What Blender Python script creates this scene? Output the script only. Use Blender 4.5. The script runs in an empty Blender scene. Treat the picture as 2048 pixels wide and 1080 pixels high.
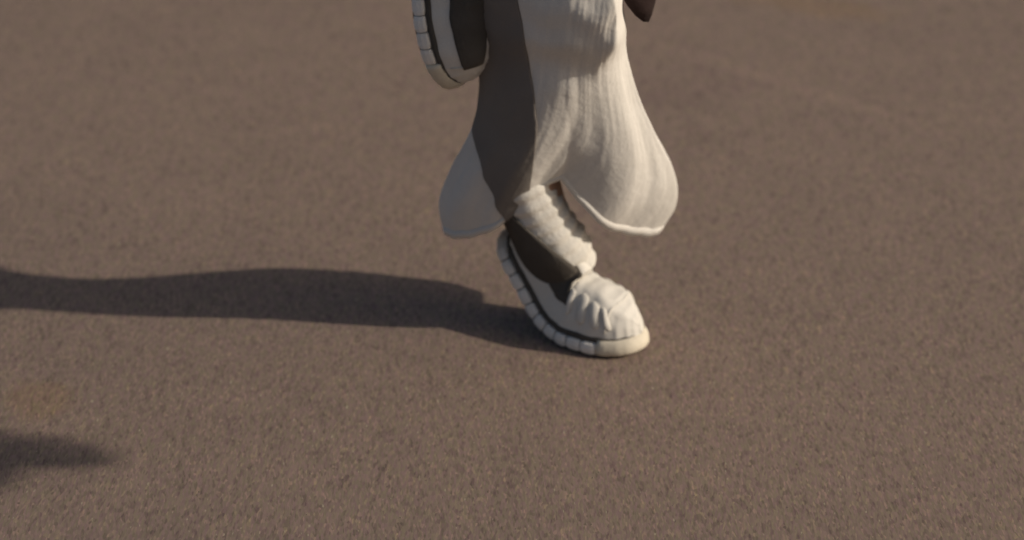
import bpy, bmesh, math, random
from mathutils import Vector, Matrix, noise
R = math.radians
scn = bpy.context.scene
col = scn.collection

# ------------------------------------------------------------------ camera
PITCH, CAM = R(27.0), Vector((-0.097, -3.158, 1.729))
cam = bpy.data.cameras.new('camera'); cam_o = bpy.data.objects.new('camera', cam); col.objects.link(cam_o)
cam_o.location = CAM
cam_o.rotation_euler = (R(90) - PITCH, 0, 0)
cam.sensor_width = 36.0; cam.lens = 88.6
cam.clip_start = 0.05; cam.clip_end = 2000
cam.dof.use_dof = True; cam.dof.focus_distance = 3.16; cam.dof.aperture_fstop = 2.5
scn.camera = cam_o

# ------------------------------------------------------------------ sky and sun
SUN_EL = R(28.0)
SUN_H = Vector((1.0, -0.21, 0)).normalized()           # horizontal direction towards the sun
world = bpy.data.worlds.new('World'); scn.world = world; world.use_nodes = True
nt = world.node_tree; bg = nt.nodes['Background']
sky = nt.nodes.new('ShaderNodeTexSky'); sky.sky_type = 'NISHITA'; sky.sun_disc = False
sky.sun_elevation = SUN_EL; sky.sun_rotation = math.atan2(SUN_H.x, SUN_H.y)
sky.air_density = 1.0; sky.dust_density = 4.0
nt.links.new(sky.outputs[0], bg.inputs[0]); bg.inputs[1].default_value = 0.068
sl = bpy.data.lights.new('sun', 'SUN'); sl.energy = 3.1; sl.angle = R(0.9); sl.color = (1.0, 0.89, 0.75)
so = bpy.data.objects.new('sun', sl); col.objects.link(so); so.location = (8, -2, 8)
sun_dir = Vector((SUN_H.x * math.cos(SUN_EL), SUN_H.y * math.cos(SUN_EL), math.sin(SUN_EL)))
so.rotation_euler = sun_dir.to_track_quat('Z', 'Y').to_euler()
scn.view_settings.view_transform = 'Standard'; scn.view_settings.look = 'None'
scn.view_settings.gamma = 1.0; scn.view_settings.use_curve_mapping = False
scn.view_settings.exposure = 0.0

# ------------------------------------------------------------------ helpers
F = 88.6 / 36 * 2048
def at(px, py, Y):
    """world point seen at photograph pixel (px,py) on the vertical plane y=Y"""
    d = Vector(((px - 1024) / F, 1, -(py - 540) / F))
    c, s = math.cos(PITCH), math.sin(PITCH)
    w = Vector((d.x, d.y * c + d.z * s, -d.y * s + d.z * c))
    return CAM + w * ((Y - CAM.y) / w.y)
def on_ground(px, py):
    d = Vector(((px - 1024) / F, 1, -(py - 540) / F))
    c, s = math.cos(PITCH), math.sin(PITCH)
    w = Vector((d.x, d.y * c + d.z * s, -d.y * s + d.z * c))
    return CAM + w * (-CAM.z / w.z)

HEAD = R(27)
H = Vector((math.cos(HEAD), -math.sin(HEAD), 0))         # heading of the runner
L = Vector((math.sin(HEAD), math.cos(HEAD), 0))          # the runner's left
UP = Vector((0, 0, 1))
def P(u, l, z): return H * u + L * l + UP * z

def lerp_table(tab, x):
    if x <= tab[0][0]: return tab[0][1:]
    for a, b in zip(tab, tab[1:]):
        if x <= b[0]:
            t = (x - a[0]) / (b[0] - a[0]); t = t * t * (3 - 2 * t) * .5 + t * .5
            return tuple(p + (q - p) * t for p, q in zip(a[1:], b[1:]))
    return tab[-1][1:]

def spline_table(tab, x):
    if x <= tab[0][0]: return tab[0][1:]
    for k in range(len(tab) - 1):
        if x <= tab[k + 1][0]:
            x0, x1 = tab[k][0], tab[k + 1][0]; t = (x - x0) / (x1 - x0); res = []
            def slope(q, d):
                q0, q1 = max(0, q - 1), min(len(tab) - 1, q + 1)
                return (tab[q1][d] - tab[q0][d]) / (tab[q1][0] - tab[q0][0])
            for d in range(1, len(tab[0])):
                m0, m1 = slope(k, d) * (x1 - x0), slope(k + 1, d) * (x1 - x0)
                res.append((2 * t**3 - 3 * t * t + 1) * tab[k][d] + (t**3 - 2 * t * t + t) * m0 + (-2 * t**3 + 3 * t * t) * tab[k + 1][d] + (t**3 - t * t) * m1)
            return tuple(res)
    return tab[-1][1:]

def link(name, verts, faces, m, parent=None, smooth=True, sub=0, thick=0):
    me = bpy.data.meshes.new(name)
    me.from_pydata([tuple(v) for v in verts], [], faces); me.update()
    bm = bmesh.new(); bm.from_mesh(me); bmesh.ops.recalc_face_normals(bm, faces=bm.faces); bm.to_mesh(me); bm.free()
    if smooth:
        for p in me.polygons: p.use_smooth = True
    me.materials.append(m)
    o = bpy.data.objects.new(name, me); col.objects.link(o)
    if parent: o.parent = parent
    if thick:
        s = o.modifiers.new('thickness', 'SOLIDIFY'); s.thickness = thick; s.offset = -1
    if sub:
        s = o.modifiers.new('subdivision', 'SUBSURF'); s.levels = sub; s.render_levels = sub
    return o

def grid(fn, nu, nv, close_u=False):
    """verts, faces of a sheet; fn(i,j) -> point, i over nu, j over nv"""
    V = [fn(i, j) for j in range(nv) for i in range(nu)]
    Fc = []
    for j in range(nv - 1):
        for i in range(nu if close_u else nu - 1):
            k = (i + 1) % nu
            Fc.append((j * nu + i, j * nu + k, (j + 1) * nu + k, (j + 1) * nu + i))
    return V, Fc

# ------------------------------------------------------------------ materials
def mat(name, rough=.8, spec=.3):
    m = bpy.data.materials.new(name); m.use_nodes = True
    b = m.node_tree.nodes['Principled BSDF']
    b.inputs['Roughness'].default_value = rough
    b.inputs['Specular IOR Level'].default_value = spec
    return m, m.node_tree, b
def N(t, kind, **kw):
    n = t.nodes.new(kind)
    for k, v in kw.items():
        if k in n.inputs: n.inputs[k].default_value = v
        else: setattr(n, k, v)
    return n
def ramp(t, src, stops):
    r = t.nodes.new('ShaderNodeValToRGB'); e = r.color_ramp.elements
    while len(e) < len(stops): e.new(.5)
    for x, (p, c) in zip(e, stops): x.position = p; x.color = (*c, 1) if len(c) == 3 else c
    t.links.new(src, r.inputs[0]); return r
def mix(t, mode, fac, a, b):
    n = t.nodes.new('ShaderNodeMix'); n.data_type = 'RGBA'; n.blend_type = mode
    for s, v in ((0, fac), (6, a), (7, b)):
        if hasattr(v, 'is_linked') or hasattr(v, 'links'): t.links.new(v, n.inputs[s])
        elif isinstance(v, (int, float)): n.inputs[s].default_value = v
        else: n.inputs[s].default_value = (*v, 1)
    return n.outputs[2]

def cloth(name, c1, c2, scale=90, bump=.25, rough=.9, weave=900):
    m, t, b = mat(name, rough, .15)
    tc = N(t, 'ShaderNodeTexCoord')
    n1 = N(t, 'ShaderNodeTexNoise', Scale=scale * .12, Detail=5.0); t.links.new(tc.outputs['Object'], n1.inputs['Vector'])
    r = ramp(t, n1.outputs[0], [(.3, c1), (.72, c2)])
    n2 = N(t, 'ShaderNodeTexNoise', Scale=float(weave), Detail=2.0); t.links.new(tc.outputs['Object'], n2.inputs['Vector'])
    r2 = ramp(t, n2.outputs[0], [(.3, (.86, .86, .86)), (.7, (1, 1, 1))])
    t.links.new(mix(t, 'MULTIPLY', 1.0, r.outputs[0], r2.outputs[0]), b.inputs['Base Color'])
    n3 = N(t, 'ShaderNodeTexNoise', Scale=float(scale), Detail=4.0); t.links.new(tc.outputs['Object'], n3.inputs['Vector'])
    bp = N(t, 'ShaderNodeBump', Strength=bump, Distance=.004); t.links.new(n3.outputs[0], bp.inputs['Height'])
    t.links.new(bp.outputs[0], b.inputs['Normal'])
    return m

M_WHITE_CLOTH = cloth('white_cotton', (.67, .64, .59), (.77, .74, .69))
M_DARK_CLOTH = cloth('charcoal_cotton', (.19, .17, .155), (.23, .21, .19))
M_SOCK = cloth('white_knit', (.66, .63, .57), (.76, .73, .67), scale=160, bump=.35, weave=1400)
M_UPPER = cloth('white_leather', (.66, .63, .57), (.76, .73, .67), scale=60, bump=.2, rough=.6, weave=700)
M_BLACK = cloth('black_knit', (.085, .075, .064), (.11, .10, .088), scale=200, bump=.4, weave=1500)
M_FOAM = cloth('off_white_foam', (.74, .71, .66), (.86, .83, .78), scale=140, bump=.12, rough=.7, weave=500)
M_RUBBER = cloth('cream_rubber', (.60, .54, .43), (.76, .69, .56), scale=160, bump=.15, rough=.6, weave=600)
M_SOLE = cloth('grey_rubber', (.05, .05, .05), (.08, .078, .075), scale=120, bump=.3)
M_COAT = cloth('maroon_wool', (.030, .019, .018), (.046, .028, .026), scale=120, bump=.4)
M_SKIN = cloth('skin', (.42, .26, .18), (.48, .30, .21), scale=60, bump=.08, rough=.55, weave=400)
M_HAIR = cloth('dark_hair', (.02, .014, .01), (.04, .028, .02), scale=200, bump=.6)

def asphalt():
    m, t, b = mat('pinkish_asphalt', .93, .2)
    tc = N(t, 'ShaderNodeTexCoord')
    def noise_tex(sc, detail=4.0, rough=.6, stretch=(1, 1, 1)):
        mp = N(t, 'ShaderNodeMapping'); mp.inputs['Scale'].default_value = stretch
        t.links.new(tc.outputs['Object'], mp.inputs['Vector'])
        n = N(t, 'ShaderNodeTexNoise', Scale=float(sc), Detail=detail, Roughness=rough)
        t.links.new(mp.outputs[0], n.inputs['Vector']); return n.outputs[0]
    big = ramp(t, noise_tex(1.1, 4), [(.3, (.210, .161, .129)), (.7, (.227, .173, .138))])
    mid = ramp(t, noise_tex(7, 5), [(.3, (.95, .95, .955)), (.7, (1.04, 1.035, 1.03))])
    c = mix(t, 'MULTIPLY', 1.0, big.outputs[0], mid.outputs[0])
    hue = ramp(t, noise_tex(190, 2, .5, (1, .16, 1)), [(.35, (1.05, .97, 1.07)), (.65, (.97, 1.02, .92))])   # purplish and yellowish stones
    c = mix(t, 'MULTIPLY', .4, c, hue.outputs[0])
    def cells(sc, stretch):
        mp = N(t, 'ShaderNodeMapping'); mp.inputs['Scale'].default_value = stretch
        t.links.new(tc.outputs['Object'], mp.inputs['Vector'])
        v = N(t, 'ShaderNodeTexVoronoi', Scale=float(sc)); v.voronoi_dimensions = '2D'
        t.links.new(mp.outputs[0], v.inputs['Vector'])
        sp = N(t, 'ShaderNodeSeparateColor'); t.links.new(v.outputs['Color'], sp.inputs[0])
        return sp
    st = cells(460, (1, .26, 1))
    g1 = ramp(t, st.outputs[0], [(.0, (.54, .52, .55)), (.18, (.84, .83, .85)), (.6, (1.02, 1.02, 1.01)), (.88, (1.16, 1.15, 1.10)), (1, (1.55, 1.50, 1.34))])
    c = mix(t, 'MULTIPLY', .66, c, g1.outputs[0])
    tint = ramp(t, st.outputs[1], [(.2, (1.06, .96, 1.08)), (.8, (.97, 1.02, .92))])
    c = mix(t, 'MULTIPLY', .8, c, tint.outputs[0])
    st2 = cells(215, (1, .30, 1))
    g2 = ramp(t, st2.outputs[0], [(.0, (.55, .53, .56)), (.09, (.62, .60, .63)), (.10, (1, 1, 1)), (.965, (1, 1, 1)), (.97, (1.35, 1.30, 1.15))])
    c = mix(t, 'MULTIPLY', .42, c, g2.outputs[0])
    g3 = ramp(t, noise_tex(200, 1, .4, (1, .3, 1)), [(.72, (0, 0, 0)), (.78, (.9, .9, .9))])                  # pale chips
    c = mix(t, 'MIX', g3.outputs[0], c, (.36, .31, .22))
    # faint old stains: a yellowish patch, another far one, a pale worn line
    sx = N(t, 'ShaderNodeSeparateXYZ'); t.links.new(tc.outputs['Object'], sx.inputs[0])
    wob = noise_tex(14, 4)
    def math_(op, a, b_=None):
        n = N(t, 'ShaderNodeMath', operation=op)
        for i, v in enumerate((a, b_)):
            if v is None: continue
            if isinstance(v, (int, float)): n.inputs[i].default_value = v
            else: t.links.new(v, n.inputs[i])
        return n.outputs[0]
    def blot(cx, cy, rx, ry, ang):
        ca, sa = math.cos(ang), math.sin(ang)
        dx = math_('SUBTRACT', sx.outputs[0], cx); dy = math_('SUBTRACT', sx.outputs[1], cy)
        a = math_('ADD', math_('MULTIPLY', dx, ca / rx), math_('MULTIPLY', dy, sa / rx))
        b2 = math_('ADD', math_('MULTIPLY', dx, -sa / ry), math_('MULTIPLY', dy, ca / ry))
        d = math_('SQRT', math_('ADD', math_('MULTIPLY', a, a), math_('MULTIPLY', b2, b2)))
        d = math_('ADD', d, math_('MULTIPLY', math_('SUBTRACT', wob, .5), 1.6))
        return ramp(t, d, [(.55, (1, 1, 1)), (1.0, (0, 0, 0))]).outputs[0]
    la, lb = on_ground(1310, 85), on_ground(1760, 225); lang = math.atan2(lb.y - la.y, lb.x - la.x)
    for (px, py), rx, ry, ang, tint, f in (((85, 800), .075, .055, -.5, (1.07, .98, .80), .6),
                                           ((1640, 15), .17, .06, -.3, (1.06, .98, .80), .6),
                                           ((1535, 155), .40, .028, lang, (1.15, 1.13, 1.12), .65),
                                           ((1340, 180), .20, .10, .2, (.94, .92, .95), .8),
                                           ((800, 170), .012, .02, .2, (.72, .70, .72), .6),
                                           ((1480, 270), .03, .03, .2, (.90, .88, .90), .6),
                                           ((1395, 265), .03, .05, .2, (.90, .88, .90), .6)):
        g = on_ground(px, py)
        k = math_('MULTIPLY', blot(g.x, g.y, rx, ry, ang), f)
        tinted = mix(t, 'MULTIPLY', 1.0, c, tint)
        c = mix(t, 'MIX', k, c, tinted)
    t.links.new(c, b.inputs['Base Color'])
    bp = N(t, 'ShaderNodeBump', Strength=.18, Distance=.0015)
    t.links.new(noise_tex(300, 2, .6, (1, .3, 1)), bp.inputs['Height'])
    t.links.new(bp.outputs[0], b.inputs['Normal'])
    return m
M_ASPHALT = asphalt()

# ------------------------------------------------------------------ ground
g = link('ground', [(-400, -400, 0), (400, -400, 0), (400, 400, 0), (-400, 400, 0)], [(0, 1, 2, 3)], M_ASPHALT, smooth=False)
g['kind'] = 'structure'
rnd = random.Random(4)
def grit():
    V, Fc = [], []
    for k in range(2600):
        x, y = rnd.uniform(-1.6, 1.6), rnd.uniform(-.9, 2.6)
        if -.10 < x < .13 and -.12 < y < .10: continue
        r = rnd.uniform(.0006, .0014) * (1.6 if rnd.random() < .04 else 1)
        a = rnd.uniform(0, 6.28); b = len(V)
        for j in range(4):
            q = a + j * 1.571 + rnd.uniform(-.3, .3)
            V.append((x + r * math.cos(q), y + r * 1.3 * math.sin(q), .0001))
        V.append((x + rnd.uniform(-.3, .3) * r, y, r * .9))
        Fc += [(b + j, b + (j + 1) % 4, b + 4) for j in range(4)]
    o = link('loose_grit', V, Fc, M_GRIT, smooth=False)
    o['kind'] = 'stuff'; o['label'] = 'tiny pale stone chips scattered over the brown asphalt'; o['category'] = 'grit'
M_GRIT = cloth('grit', (.22, .18, .14), (.34, .29, .22), scale=900, bump=.2)
grit()

# ------------------------------------------------------------------ shoe
W_TAB = sorted([(.105, .004), (.101, .016), (.094, .026), (.080, .0365), (.06, .045), (.03, .050), (0, .0495), (-.04, .044),
         (-.08, .0385), (-.12, .0365), (-.155, .036), (-.176, .031), (-.189, .020), (-.195, .004)])
T_TAB = sorted([(.105, .042), (.100, .056), (.088, .070), (.065, .083), (.03, .092), (0, .098), (-.04, .108), (-.08, .114),
         (-.12, .110), (-.155, .100), (-.18, .088), (-.195, .070)])
def hw(s): return lerp_table(W_TAB, s)[0]
def top(s): return lerp_table(T_TAB, s)[0]

class Shoe:
    def __init__(self, origin, fwd, lat, nor, theta, arc, parent, side):
        self.o, self.f, self.l, self.n = origin, fwd, lat, nor
        self.th, self.arc, self.parent, self.side = theta, arc, parent, side
    def bend(self, s, q, n):
        a0, a1 = self.arc                                  # bend between s=a0 (front) and s=a1 (rear)
        if s >= a0:
            u, z, tx, tz = s, 0, 1, 0
            if s > .055: z = 2.6 * (s - .055) ** 2; sl_ = 5.2 * (s - .055); k = math.hypot(1, sl_); tx, tz = 1 / k, sl_ / k
        else:
            Rr = (a0 - a1) / self.th
            t = min(self.th, (a0 - s) / Rr)
            u, z = a0 - Rr * math.sin(t), Rr * (1 - math.cos(t)); tx, tz = math.cos(t), -math.sin(t)
            rest = max(0, a1 - s); u -= tx * rest; z -= tz * rest
        nu, nz = -tz, tx
        u += nu * n; z += nz * n
        return self.o + self.f * u + self.l * q + self.n * z
    def surf(self, s, ph, off=0.0, wr=1.0):
        """the upper at arc s and angle ph (0 = right edge, pi = left edge)"""
        c, sn = math.cos(ph), math.sin(ph)
        w, t, b0 = hw(s) - .0035, top(s) - .003, .0235
        q = w * math.copysign(abs(c) ** .72, c) * (1 - .16 * sn * max(0, min(1, (.05 - s) * 9)))
        n = b0 + (t - b0) * sn ** .80
        # creases across the instep and dents in the toe box
        k = math.exp(-((s + .035) / .06) ** 2) * sn
        rip = math.sin(s * 300 + 3.5 * noise.noise(Vector((s * 14, ph * 1.3, 3.1)))) * .0015 * k
        soft = noise.noise(Vector((s * 26, ph * 1.9, 1.7))) * .0035 * sn + noise.noise(Vector((s * 60, ph * 4, 5.7))) * .0013
        d = (rip + soft) * wr + off
        return self.bend(s, -(q + d * c), n + d * sn)
    def build(self):
        ns, nph = 110, 44
        ss = [.105 - .300 * (.5 - .5 * math.cos(math.pi * j / (ns - 1))) for j in range(ns)]
        V, Fc = grid(lambda i, j: self.surf(ss[j], math.pi * i / (nph - 1)), nph, ns)
        root = link('shoe', V, Fc, M_UPPER, self.parent)
        # midsole core, dark so that the gaps between the blocks read
        def outline(k):      # 0..1 round the shoe
            a = 2 * math.pi * k
            s = -.045 + .150 * math.cos(a)
            return s, math.copysign(hw(s), math.sin(a))
        n = 96
        def slab(name, n0, n1, ins, m, r=.002):
            lv = [(n0, ins + r), (n0 + r, ins), (n1 - r, ins), (n1, ins + r)]
            V, Fc = [], []
            for nn, i_ in lv:
                for k in range(n):
                    s, q = outline(k / n)
                    sc = max(0, 1 - i_ / max(abs(q), .004)); V.append(self.bend(-.045 + (s + .045) * (1 - i_ / .15), q * sc, nn))
            for j in range(len(lv) - 1):
                for k in range(n):
                    k2 = (k + 1) % n; Fc.append((j * n + k, j * n + k2, (j + 1) * n + k2, (j + 1) * n + k))
            for j in (0, len(lv) - 1):                     # cap as a strip between the two sides
                for k in range(n // 2):
                    a, b, c_, d = k, k + 1, n - 1 - k, (n - k) % n
                    if len({a, b, c_, d}) >= 3: Fc.append(tuple(dict.fromkeys(j * n + x for x in (a, b, c_, d))))
            return link(name, V, Fc, m, root)
        slab('outsole', .000, .005, .002, M_SOLE)
        slab('midsole', .004, .0215, .005, M_SOLE)
        slab('foxing_strip', .0205, .0295, .0010, M_BLACK)
        def block(s0, s1, sd, name='sole_block', m=M_FOAM, n0=.003, n1=.0210, out=.0035, inn=.012, steps=4):
            V, Fc = [], []
            prof = [(inn, n0), (-out + .002, n0), (-out, n0 + .0025), (-out - .0015, (n0 + n1) / 2), (-out, n1 - .0025), (-out + .002, n1), (inn, n1)]
            for j in range(steps + 1):
                s = s0 + (s1 - s0) * j / steps
                e = .0012 if j in (0, steps) else 0
                for i_, nn in prof:
                    q = max(0, hw(s) - i_ - e)
                    V.append(self.bend(s, sd * q, min(max(nn, n0 + e), n1 - e)))
            p = len(prof)
            for j in range(steps):
                for i in range(p):
                    i2 = (i + 1) % p; Fc.append((j * p + i, j * p + i2, (j + 1) * p + i2, (j + 1) * p + i))
            Fc += [tuple(range(p)), tuple(steps * p + i for i in range(p))]
            return link(name, V, Fc, m, root, smooth=False)
        for sd in (-1, 1):
            s = .052
            while s > -.170:
                block(s, s - .0219, sd); s -= .0238
        # toe bumper and heel block wrap round the ends
        def wrap(name, s_from, end, m, n1):
            V, Fc = [], []
            prof = [(.010, .004), (.000, .003), (-.0030, .006), (-.0035, .014), (-.0022, n1 - .006), (.0015, n1), (.012, n1)]
            cnt = 25
            for k in range(cnt):
                t = -1 + 2 * k / (cnt - 1)
                s = end + (s_from - end) * (1 - math.cos(t * math.pi / 2)) if True else 0
                w_ = math.copysign(hw(s), t) if abs(t) > 1e-6 else 0
                sgn = 1 if end > s_from else -1
                for i_, nn in prof:
                    nx = math.cos(t * math.pi / 2); ny = math.sin(t * math.pi / 2)
                    V.append(self.bend(s - sgn * i_ * nx, w_ - i_ * ny, nn))
            p = len(prof)
            for j in range(cnt - 1):
                for i in range(p):
                    i2 = (i + 1) % p; Fc.append((j * p + i, j * p + i2, (j + 1) * p + i2, (j + 1) * p + i))
            Fc += [tuple(range(p)), tuple((cnt - 1) * p + i for i in range(p))]
            link(name, V, Fc, m, root)
        wrap('toe_bumper', .0535, .105, M_RUBBER, .027)
        wrap('heel_block', -.1715, -.195, M_FOAM, .0235)
        # black knit quarter panels and heel; extra black on the lifted shoe paints in shade
        def patch(name, fn, ni, nj, m, thick=.0016):
            V, Fc = grid(fn, ni, nj); link(name, V, Fc, m, root, thick=thick)
        def quarter(sd):
            def fn(i, j):
                t = j / 40; s0 = -.004 if self.side > 0 else .072; s = s0 - t * (.192 + s0)
                lo = .34 + .16 * max(0, 1 - t * 3) ; hi = (.95 if self.side > 0 else 1.22) + .30 * min(1, t * 1.9) + .35 * max(0, min(1, (t - .55) * 4))
                ph = lo + (hi - lo) * i / 14
                if sd < 0: ph = math.pi - ph
                return self.surf(s, ph, .0022, .6)
            patch('side_panel', fn, 15, 41, M_BLACK)
        quarter(1); quarter(-1)
        # finger-shaped overlays on the sides of the toe box
        for sd in (1, -1) if self.side > 0 else ():
            for s0, s1, w_, h0, h1 in ((.048, .040, .0075, .22, .95), (.024, .022, .0080, .22, 1.05), (-.002, .002, .0075, .30, 1.0), (.070, .055, .0065, .25, .9)):
                def fn(i, j):
                    t = j / 14; a = -1 + 2 * i / 8
                    wid = w_ * math.sqrt(max(.02, 1 - (2 * t - 1) ** 6))
                    s = s0 + (s1 - s0) * t + a * wid; ph = h0 + (h1 - h0) * t
                    if sd < 0: ph = math.pi - ph
                    return self.surf(s, ph, .0010 + .0028 * (1 - a * a) * math.sin(math.pi * min(1, .12 + t * .8)), .8)
                patch('overlay_strip', fn, 9, 15, M_UPPER, .001)
        # stitched seam round the toe cap
        def fn(i, j):
            ph = .18 + (math.pi - .36) * j / 40; a = -1 + 2 * i / 4
            return self.surf(.076 + a * .0016 - .012 * abs(math.cos(ph)), ph, .0007 + .0012 * (1 - a * a), 1)
        patch('toe_seam', fn, 5, 41, M_UPPER, .0006)
        # pull tab at the heel
        def fn(i, j):
            ph = math.pi / 2 + (-.22 + .44 * i / 4); t = j / 8
            return self.surf(-.183 + t * .03, ph, .003 + .012 * math.sin(t * math.pi) , .5)
        patch('pull_tab', fn, 5, 9, M_BLACK)
        self.root = root
        return root

def tube(centers, fn_r, nphi, fold=None):
    """centers: list of (point, side axis a, side axis b, ra, rb); returns verts, faces"""
    def f(i, j):
        c, a, b, ra, rb = centers[j]; ph = 2 * math.pi * i / nphi
        d = fn_r(ph, j) if fn_r else 0
        return c + a * ((ra + d) * math.cos(ph)) + b * ((rb + d) * math.sin(ph))
    return grid(f, nphi, len(centers), True)

# ------------------------------------------------------------------ the runner
def empty(name, loc, label, cat, group=None):
    e = bpy.data.objects.new(name, None); col.objects.link(e); e.location = loc; e.empty_display_size = .1
    e['label'] = label; e['category'] = cat
    if group: e['group'] = group
    return e
runner = empty('person', (0, 0, 0), 'runner in white flared trousers, white shoe planted on its toes with the heel raised', 'person', 'runners')

SH = Vector((math.cos(R(34)), -math.sin(R(34)), 0)); SL_ = Vector((math.sin(R(34)), math.cos(R(34)), 0))   # the foot turns in a little
stance = Shoe(Vector((.004, .030, .001)), SH, SL_, UP, R(53), (.0, -.09), runner, 1); stance.build()
stance.root['label'] = 'planted white shoe bent at the toes with its heel lifted'

d_s = (H * .20 - UP * .97 + L * .05).normalized(); d_n = (H - d_s * H.dot(d_s)).normalized(); d_l = d_n.cross(d_s)
ball = at(862, 30, .030)
swing = Shoe(ball, d_s, d_l, d_n, R(14), (.0, -.10), runner, -1); swing.build()
swing.root['label'] = 'lifted white and black shoe, its black enlarged to imitate shade, hanging toe down behind'

ANK = stance.bend(-.145, 0, .080)
ANK2 = swing.bend(-.135, 0, .085)
KNEE = Vector((-.052, .006, .545)); HIP = P(-.045, .03, .95)
CUFF = P(-.112, -.034, .30); HIP2 = P(-.045, .19, .95)
KNEE2 = P(.0, .12, .69)
print('ANK', ANK, 'ANK2', ANK2)

# socks: bunched white knit round the lower shin
def sock(a, k, ln, parent=runner):
    ax = (k - a).normalized(); e = (H - ax * H.dot(ax)).normalized(); b = ax.cross(e)
    rows = []
    n = 60
    for j in range(n):
        t = j / (n - 1); z = -.045 + t * ln
        r = .038 + .005 * math.exp(-((z) / .04) ** 2) + .003 * t
        rows.append((a + ax * z, e, b, r * 1.12, r))
    def d(ph, j):
        t = j / (n - 1); z = t * ln
        return (.0025 * math.sin(z * 270 + 2.6 * noise.noise(Vector((math.cos(ph), math.sin(ph), z * 9))) + .5 * math.sin(ph)) * (.4 + .6 * (noise.noise(Vector((math.cos(ph) * 1.3, math.sin(ph) * 1.3, z * 12 + 4))) * .5 + .5))
                + .002 * noise.noise(Vector((math.cos(ph) * 2, math.sin(ph) * 2, z * 22))))
    V, Fc = tube(rows, d, 56)
    return link('sock', V, Fc, M_SOCK, parent)
sock(ANK, CUFF, .192); sock(ANK2, KNEE2, .2)
# high black ankle collar at the back of each shoe
def collar(sh, a, k, ln, p0, p1):
    ax = (k - a).normalized(); e = (H - ax * H.dot(ax)).normalized(); b = ax.cross(e)
    def fn(i, j):
        t = j / 20; pe = p1 - R(60) * t ** 1.2; ph = p0 + (pe - p0) * i / 30
        z = -.055 + .032 * (i / 30) ** 3 + t * ln * (1 - .35 * abs(2 * i / 30 - 1) ** 2)
        r = .0435 + .006 * math.exp(-(z / .04) ** 2) + .002 * math.sin(t * 3.14)
        return a + ax * z + e * (r * 1.14 * math.cos(ph)) + b * (r * math.sin(ph))
    V, Fc = grid(fn, 31, 21)
    link('heel_collar', V, Fc, M_BLACK, sh.root, thick=.003)
collar(stance, ANK, CUFF, .20, R(100), R(322))
collar(swing, ANK2, KNEE2, .10, R(110), R(290))

# trousers -----------------------------------------------------------
#        z    cx     A (across) B (deep) cy  crease (-1..1 across the near side)
LEG = [(.20, -.030, .142, .072, .070, -.25), (.24, -.022, .157, .072, .062, -.25), (.29, -.018, .148, .064, .044, -.24), (.345, -.020, .124, .050, .020, -.18),
       (.40, -.030, .106, .044, .004, .05), (.45, -.040, .100, .049, .000, .50), (.50, -.047, .103, .072, -.004, .85), (.56, -.055, .106, .080, .0, .85),
       (.66, -.050, .105, .080, .020, .50), (.80, -.040, .100, .085, .030, .20), (.95, -.030, .100, .090, .050, .0)]
NPH, NR = 320, 120
def leg_at(ph, z0, out=0.0):
    """trouser leg: ph 0 = +X side, pi/2 = far side, pi = -X side, 3pi/2 = near side, z0 = .20 at the hem"""
    z = z0; cx, A, B, cy, cr = spline_table(LEG, z)
    c, s_ = math.cos(ph), math.sin(ph)
    v = (z - .20) / .75; fade = max(0, 1 - v * 2.6); fl = 1.25 - .8 * min(1, v * 2.5)
    tri = 0
    if s_ >= 0: y = B * s_ * (1 + .35 * fade * (.5 + .5 * c))
    else:
        run = (1 - cr) if c > cr else (1 + cr)
        t = abs(c - cr) / run
        soft = math.sqrt(t * t + .02) - .1414
        tri = max(0, 1 - max(0, soft / .869) ** 1.3) ** .72 if t < .999 else 0
        k = .90
        y = -B * (k * (1.34 - .36 * fade ** 2) * tri + (1 - k) * -s_)
    q = c - 2.3 * (z - .30)                               # folds fan down along the shin
    fold = (noise.noise(Vector((q * 1.7, s_ * 1.6, z * 1.0))) * .011 + noise.noise(Vector((q * 3.6 + 9, s_ * 2.2, z * 1.2))) * .0065
            + noise.noise(Vector((q * 9, s_ * 5 + 4, z * 1.5))) * .0016) * fl
    fold += .003 * math.sin(z * 95 + 3 * noise.noise(Vector((c * 2, s_ * 2, z * 8)))) * math.exp(-((z - .53) / .06) ** 2)
    y += fade * .010 * max(0, c)
    fold += .0007 * noise.noise(Vector((q * 24, s_ * 7, z * 2.2)))
    d = Vector((c * .6, s_ if s_ > 0 else -.9 * tri, 0))
    lobe = -.064 * max(0, c) ** .8 - .066 * max(0, -c) ** .8
    arch = .060 * math.exp(-((c + .10) / .42) ** 2) * max(0, -s_) ** .5
    dz = (lobe + arch) * fade ** 1.2
    dz += .004 * noise.noise(Vector((c * 5, s_ * 5, 2))) * fade
    if c < 0: A *= 1 + .14 * fade; y += .012 * fade * -c
    return Vector((cx + A * c, cy + y, z + dz)) + d * (fold + out)
def leg_point(i, j):
    return leg_at(2 * math.pi * i / NPH, .20 + .75 * (j / (NR - 1)) ** 1.35)
V, white = grid(leg_point, NPH, NR, True)
def axis_tube(p0, p1, rows, nseed):
    ax = (p1 - p0).normalized(); e = (H - ax * H.dot(ax))
    if e.length < .3: e = UP - ax * UP.dot(ax)
    e.normalize(); b = ax.cross(e); ln = (p1 - p0).length; cs = []
    n = 50
    for j in range(n):
        t = j / (n - 1); ra, rb = lerp_table(rows, t); cs.append((p0 + ax * (t * ln), e, b, ra, rb))
    return tube(cs, lambda ph, j: .010 * noise.noise(Vector((math.cos(ph) * 2 + nseed, math.sin(ph) * 2, j * .05)))
                + .005 * noise.noise(Vector((math.cos(ph) * 4 + nseed, math.sin(ph) * 4, j * .12))), 72)
def merge(*parts):
    VV, FF = [], []
    for v, f in parts:
        b = len(VV); VV += v; FF += [tuple(x + b for x in q) for q in f]
    return VV, FF
sh_dir = (KNEE2 - ANK2).normalized()
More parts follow.
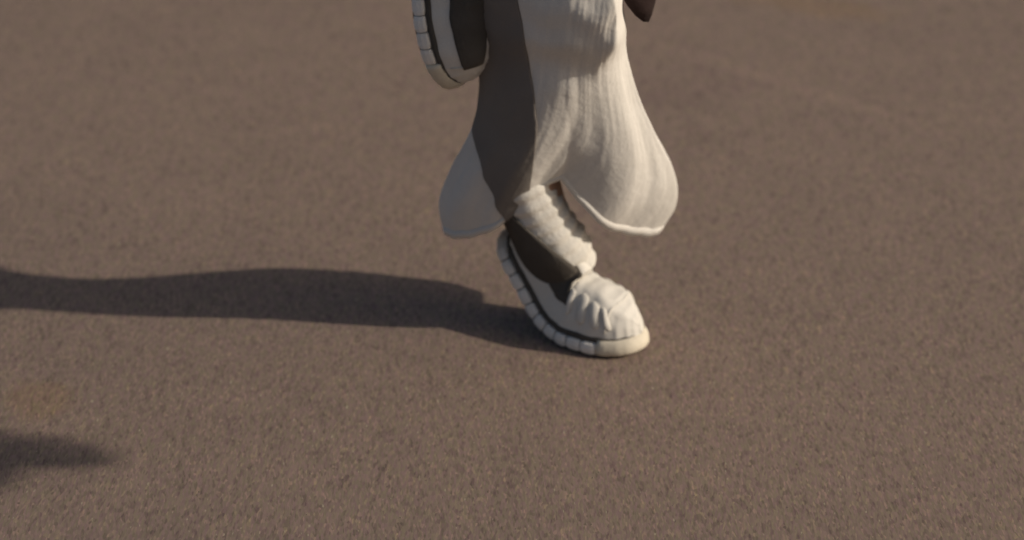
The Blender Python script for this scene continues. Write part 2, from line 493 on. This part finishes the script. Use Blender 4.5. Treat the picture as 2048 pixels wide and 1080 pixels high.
shank = axis_tube(ANK2 + sh_dir * .03, KNEE2 - sh_dir * .02, [(0, .105, .078), (.3, .085, .066), (.7, .078, .07), (1, .08, .075)], 5)
thigh = axis_tube(KNEE2 - UP * .03, HIP2, [(0, .07, .065), (.12, .082, .078), (1, .1, .09)], 11)
pel = axis_tube(P(-.045, .105, .88), P(-.045, .105, 1.04), [(0, .13, .17), (1, .12, .155)], 3)
def kf(i, j):
    a, b = 2 * math.pi * i / 32, math.pi * (j / 17 - .5)
    return KNEE2 + Vector((math.cos(a) * math.cos(b), math.sin(a) * math.cos(b), math.sin(b))) * .084
knee = grid(kf, 32, 18, True)
W = merge((V, white), shank, thigh, pel, knee)
trousers = link('trousers', *W, M_WHITE_CLOTH, runner, thick=.001)
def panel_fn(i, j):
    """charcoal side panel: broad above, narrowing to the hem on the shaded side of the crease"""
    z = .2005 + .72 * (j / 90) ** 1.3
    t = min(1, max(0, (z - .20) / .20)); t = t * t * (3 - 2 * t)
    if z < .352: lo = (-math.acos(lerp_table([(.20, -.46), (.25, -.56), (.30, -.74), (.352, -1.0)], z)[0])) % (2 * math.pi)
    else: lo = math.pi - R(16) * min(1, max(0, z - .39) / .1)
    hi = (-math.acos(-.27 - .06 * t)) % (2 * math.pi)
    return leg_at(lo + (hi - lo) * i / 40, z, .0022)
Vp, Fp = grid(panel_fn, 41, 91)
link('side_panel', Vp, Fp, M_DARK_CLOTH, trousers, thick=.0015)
# hem band, a raised double fold round the cuff
def hem_fn(i, j):
    return leg_at(2 * math.pi * i / NPH, .20 + [0, 0, .012, .012][j], [0, .0003, .0003, 0][j])
V2, F2 = grid(hem_fn, NPH, 4, True)
link('hem_band', V2, F2, M_WHITE_CLOTH, trousers)

# coat ---------------------------------------------------------------
CT = P(-.045, .105, 0)
COAT = [(.66, .112, .215), (.72, .145, .222), (.86, .165, .225), (1.02, .145, .195), (1.25, .135, .19), (1.40, .115, .19), (1.46, .08, .12), (1.50, .06, .065)]
def coat_pt(i, j):
    ph = 2 * math.pi * i / 96; t = j / 69; z = .66 + .84 * t
    A, B = lerp_table(COAT, z); c, s = math.cos(ph), math.sin(ph)
    fl = max(0, 1 - t * 2.2)
    f = (noise.noise(Vector((c * 2.4, s * 2.4, z * 1.5))) * .022 + noise.noise(Vector((c * 5, s * 5, z * 2))) * .009) * (.25 + fl)
    drop = -.165 * math.exp(-((ph - R(342) if ph > 3.14 else ph + R(18)) / .44) ** 2) * fl ** 2
    lean = .10 * max(0, z - .95)
    return CT + H * ((A + f) * c + lean + .01) + L * ((B + f) * s) + UP * (z + drop)
V3, F3 = grid(coat_pt, 96, 70, True)
coat = link('coat', V3, F3, M_COAT, runner, thick=.004)
# body ---------------------------------------------------------------
def skin_mesh(name, chains, m, parent, sub=2):
    """chains: list of lists of (key, point, radius); equal keys are one vertex"""
    pos, ed = {}, []
    for ch in chains:
        for k, p, r in ch:
            if p is not None: pos[k] = (p, r)
        ed += [(a[0], b[0]) for a, b in zip(ch, ch[1:])]
    keys = list(pos); me = bpy.data.meshes.new(name)
    me.from_pydata([tuple(pos[k][0]) for k in keys], [(keys.index(a), keys.index(b)) for a, b in ed], []); me.update()
    o = bpy.data.objects.new(name, me); col.objects.link(o); o.parent = parent
    me.materials.append(m)
    md = o.modifiers.new('skin', 'SKIN'); md.use_smooth_shade = True
    for k, d in zip(keys, me.skin_vertices[0].data): d.radius = (pos[k][1],) * 2
    me.skin_vertices[0].data[0].use_root = True
    sm = o.modifiers.new('subdivision', 'SUBSURF'); sm.levels = sub; sm.render_levels = sub
    return o
def C(u, l, z): return P(-.045 + u, .105 + l, z)
SH_R, SH_L = C(.045, -.185, 1.40), C(.045, .185, 1.40)
EL_R, WR_R = C(.02, -.34, 1.15), C(.05, -.45, .93)        # right arm held down and out
EL_L, WR_L = C(.17, .24, 1.13), C(.37, .22, 1.22)          # left arm swung forward
ch = [[('pel', C(0, 0, .96), .12), ('bel', C(.01, 0, 1.08), .115), ('che', C(.03, 0, 1.26), .13), ('nk0', C(.045, 0, 1.42), .06), ('nk1', C(.06, 0, 1.49), .052),
       ('jaw', C(.08, 0, 1.56), .066), ('hd', C(.075, 0, 1.64), .088), ('crn', C(.07, 0, 1.71), .062)],
      [('jaw', None, 0), ('chin', C(.125, 0, 1.535), .03)],
      [('hd', None, 0), ('nose', C(.175, 0, 1.615), .013)],
      [('pel', None, 0), ('h1', HIP + UP * -.02, .095), ('k1', KNEE, .033), ('c1', P(-.078, -.008, .30), .030), ('a1', ANK, .033), ('f1', stance.bend(-.03, 0, .05), .03)],
      [('pel', None, 0), ('h2', HIP2 + UP * -.02, .095), ('k2', KNEE2, .042), ('c2', (ANK2 * .6 + KNEE2 * .4), .044), ('a2', ANK2, .034), ('f2', swing.bend(-.03, 0, .05), .03)]]
for tag_, S, E, Wp in (('r', SH_R, EL_R, WR_R), ('l', SH_L, EL_L, WR_L)):
    d = (Wp - E).normalized(); side = d.cross(UP).normalized(); upn = side.cross(d)
    pm = Wp + d * .05
    ch.append([('che', None, 0), ('s' + tag_, S, .058), ('e' + tag_, E, .040), ('w' + tag_, Wp, .026), ('p' + tag_, pm, .034)])
    for q, (off, ln) in enumerate(((-.030, .070), (-.010, .080), (.010, .076), (.030, .060))):
        b = pm + upn * off + d * .03
        ch.append([('p' + tag_, None, 0), (tag_ + str(q) + 'a', b, .0105), (tag_ + str(q) + 'b', b + d * ln * .42 + side * .006, .0095),
                   (tag_ + str(q) + 'c', b + d * ln * .50 + side * ln * .38, .0088), (tag_ + str(q) + 'd', b + d * ln * .28 + side * ln * .55, .008)])
    tb = Wp + d * .025 + upn * .034
    ch.append([('p' + tag_, None, 0), (tag_ + 'ta', tb, .0125), (tag_ + 'tb', tb + d * .03 + upn * .018 + side * .014, .0105), (tag_ + 'tc', tb + d * .052 + upn * .010 + side * .030, .009)])
body = skin_mesh('body', ch, M_SKIN, runner)
def sleeve(S, E, Wp):
    pts = [(S, .070), (S * .5 + E * .5, .064), (E, .060), (E * .4 + Wp * .6, .080), (Wp, .082)]
    n = 48; cs = []
    def path(t):
        t = t * 4; k = min(3, int(t)); f = t - k; a, b = pts[k], pts[k + 1]; return a[0].lerp(b[0], f), a[1] + (b[1] - a[1]) * f
    for j in range(n):
        p, r = path(j / (n - 1)); a = path(max(0, j / (n - 1) - .06))[0]; b = path(min(1, j / (n - 1) + .06))[0]
        ax = (b - a).normalized(); e = (H - ax * H.dot(ax)).normalized() if abs(ax.dot(H)) < .9 else (UP - ax * UP.dot(ax)).normalized()
        e = (L.cross(ax)).normalized(); cs.append((p, e, ax.cross(e), r, r))
    V, Fc = tube(cs, lambda ph, j: .006 * noise.noise(Vector((math.cos(ph) * 2, math.sin(ph) * 2, j * .25))), 32)
    link('sleeve', V, Fc, M_COAT, coat, thick=.004)
sleeve(SH_R, EL_R, WR_R); sleeve(SH_L, EL_L, WR_L)
# hair, eyes, ears, mouth
def ball_pts(c, rx, ry, rz, cut=-2, seed=0, amp=0, nu=28, nv=18):
    def f(i, j):
        a = 2 * math.pi * i / nu; b = math.pi * (j / (nv - 1) - .5)
        d = Vector((math.cos(b) * math.cos(a), math.cos(b) * math.sin(a), max(cut, math.sin(b))))
        k = 1 + amp * noise.noise(d * 5 + Vector((seed, 0, 0)))
        return c + H * (d.x * rx * k) + L * (d.y * ry * k) + UP * (d.z * rz * k)
    return grid(f, nu, nv, True)
link('hair', *ball_pts(C(.052, 0, 1.66), .098, .088, .105, -.45, 2, .12), M_HAIR, runner)
M_EYE = cloth('eye_white', (.6, .6, .58), (.7, .7, .68), bump=0, rough=.3)
M_LIP = cloth('lip', (.35, .14, .12), (.4, .17, .14), bump=.1, rough=.5)
for s in (-1, 1):
    link('eye', *ball_pts(C(.148, s * .031, 1.635), .013, .014, .011), M_EYE, runner)
    link('ear', *ball_pts(C(.06, s * .084, 1.615), .018, .009, .03), M_SKIN, runner)
link('mouth', *ball_pts(C(.148, 0, 1.565), .010, .024, .007), M_LIP, runner)

# ------------------------------------------------------------------ a second runner just off to the right: the lowered hand shades the ground at lower left
def copy_tree(o, parent=None):
    c = o.copy(); col.objects.link(c)
    c.parent = parent
    for k in list(o.children): copy_tree(k, c)
    return c
second = copy_tree(runner)
second['label'] = 'second runner outside the right edge, known only by the soft hand shadow at lower left'
rot = R(180) + HEAD                                      # turns the heading to -X
fist = WR_R + (WR_R - EL_R).normalized() * .02
G = on_ground(-80, 912)
target = G + SUN_H * (fist.z / math.tan(SUN_EL))
fr = Matrix.Rotation(rot, 4, 'Z') @ fist
second.rotation_euler = (0, 0, rot)
second.location = (target.x - fr.x, target.y - fr.y, 0)
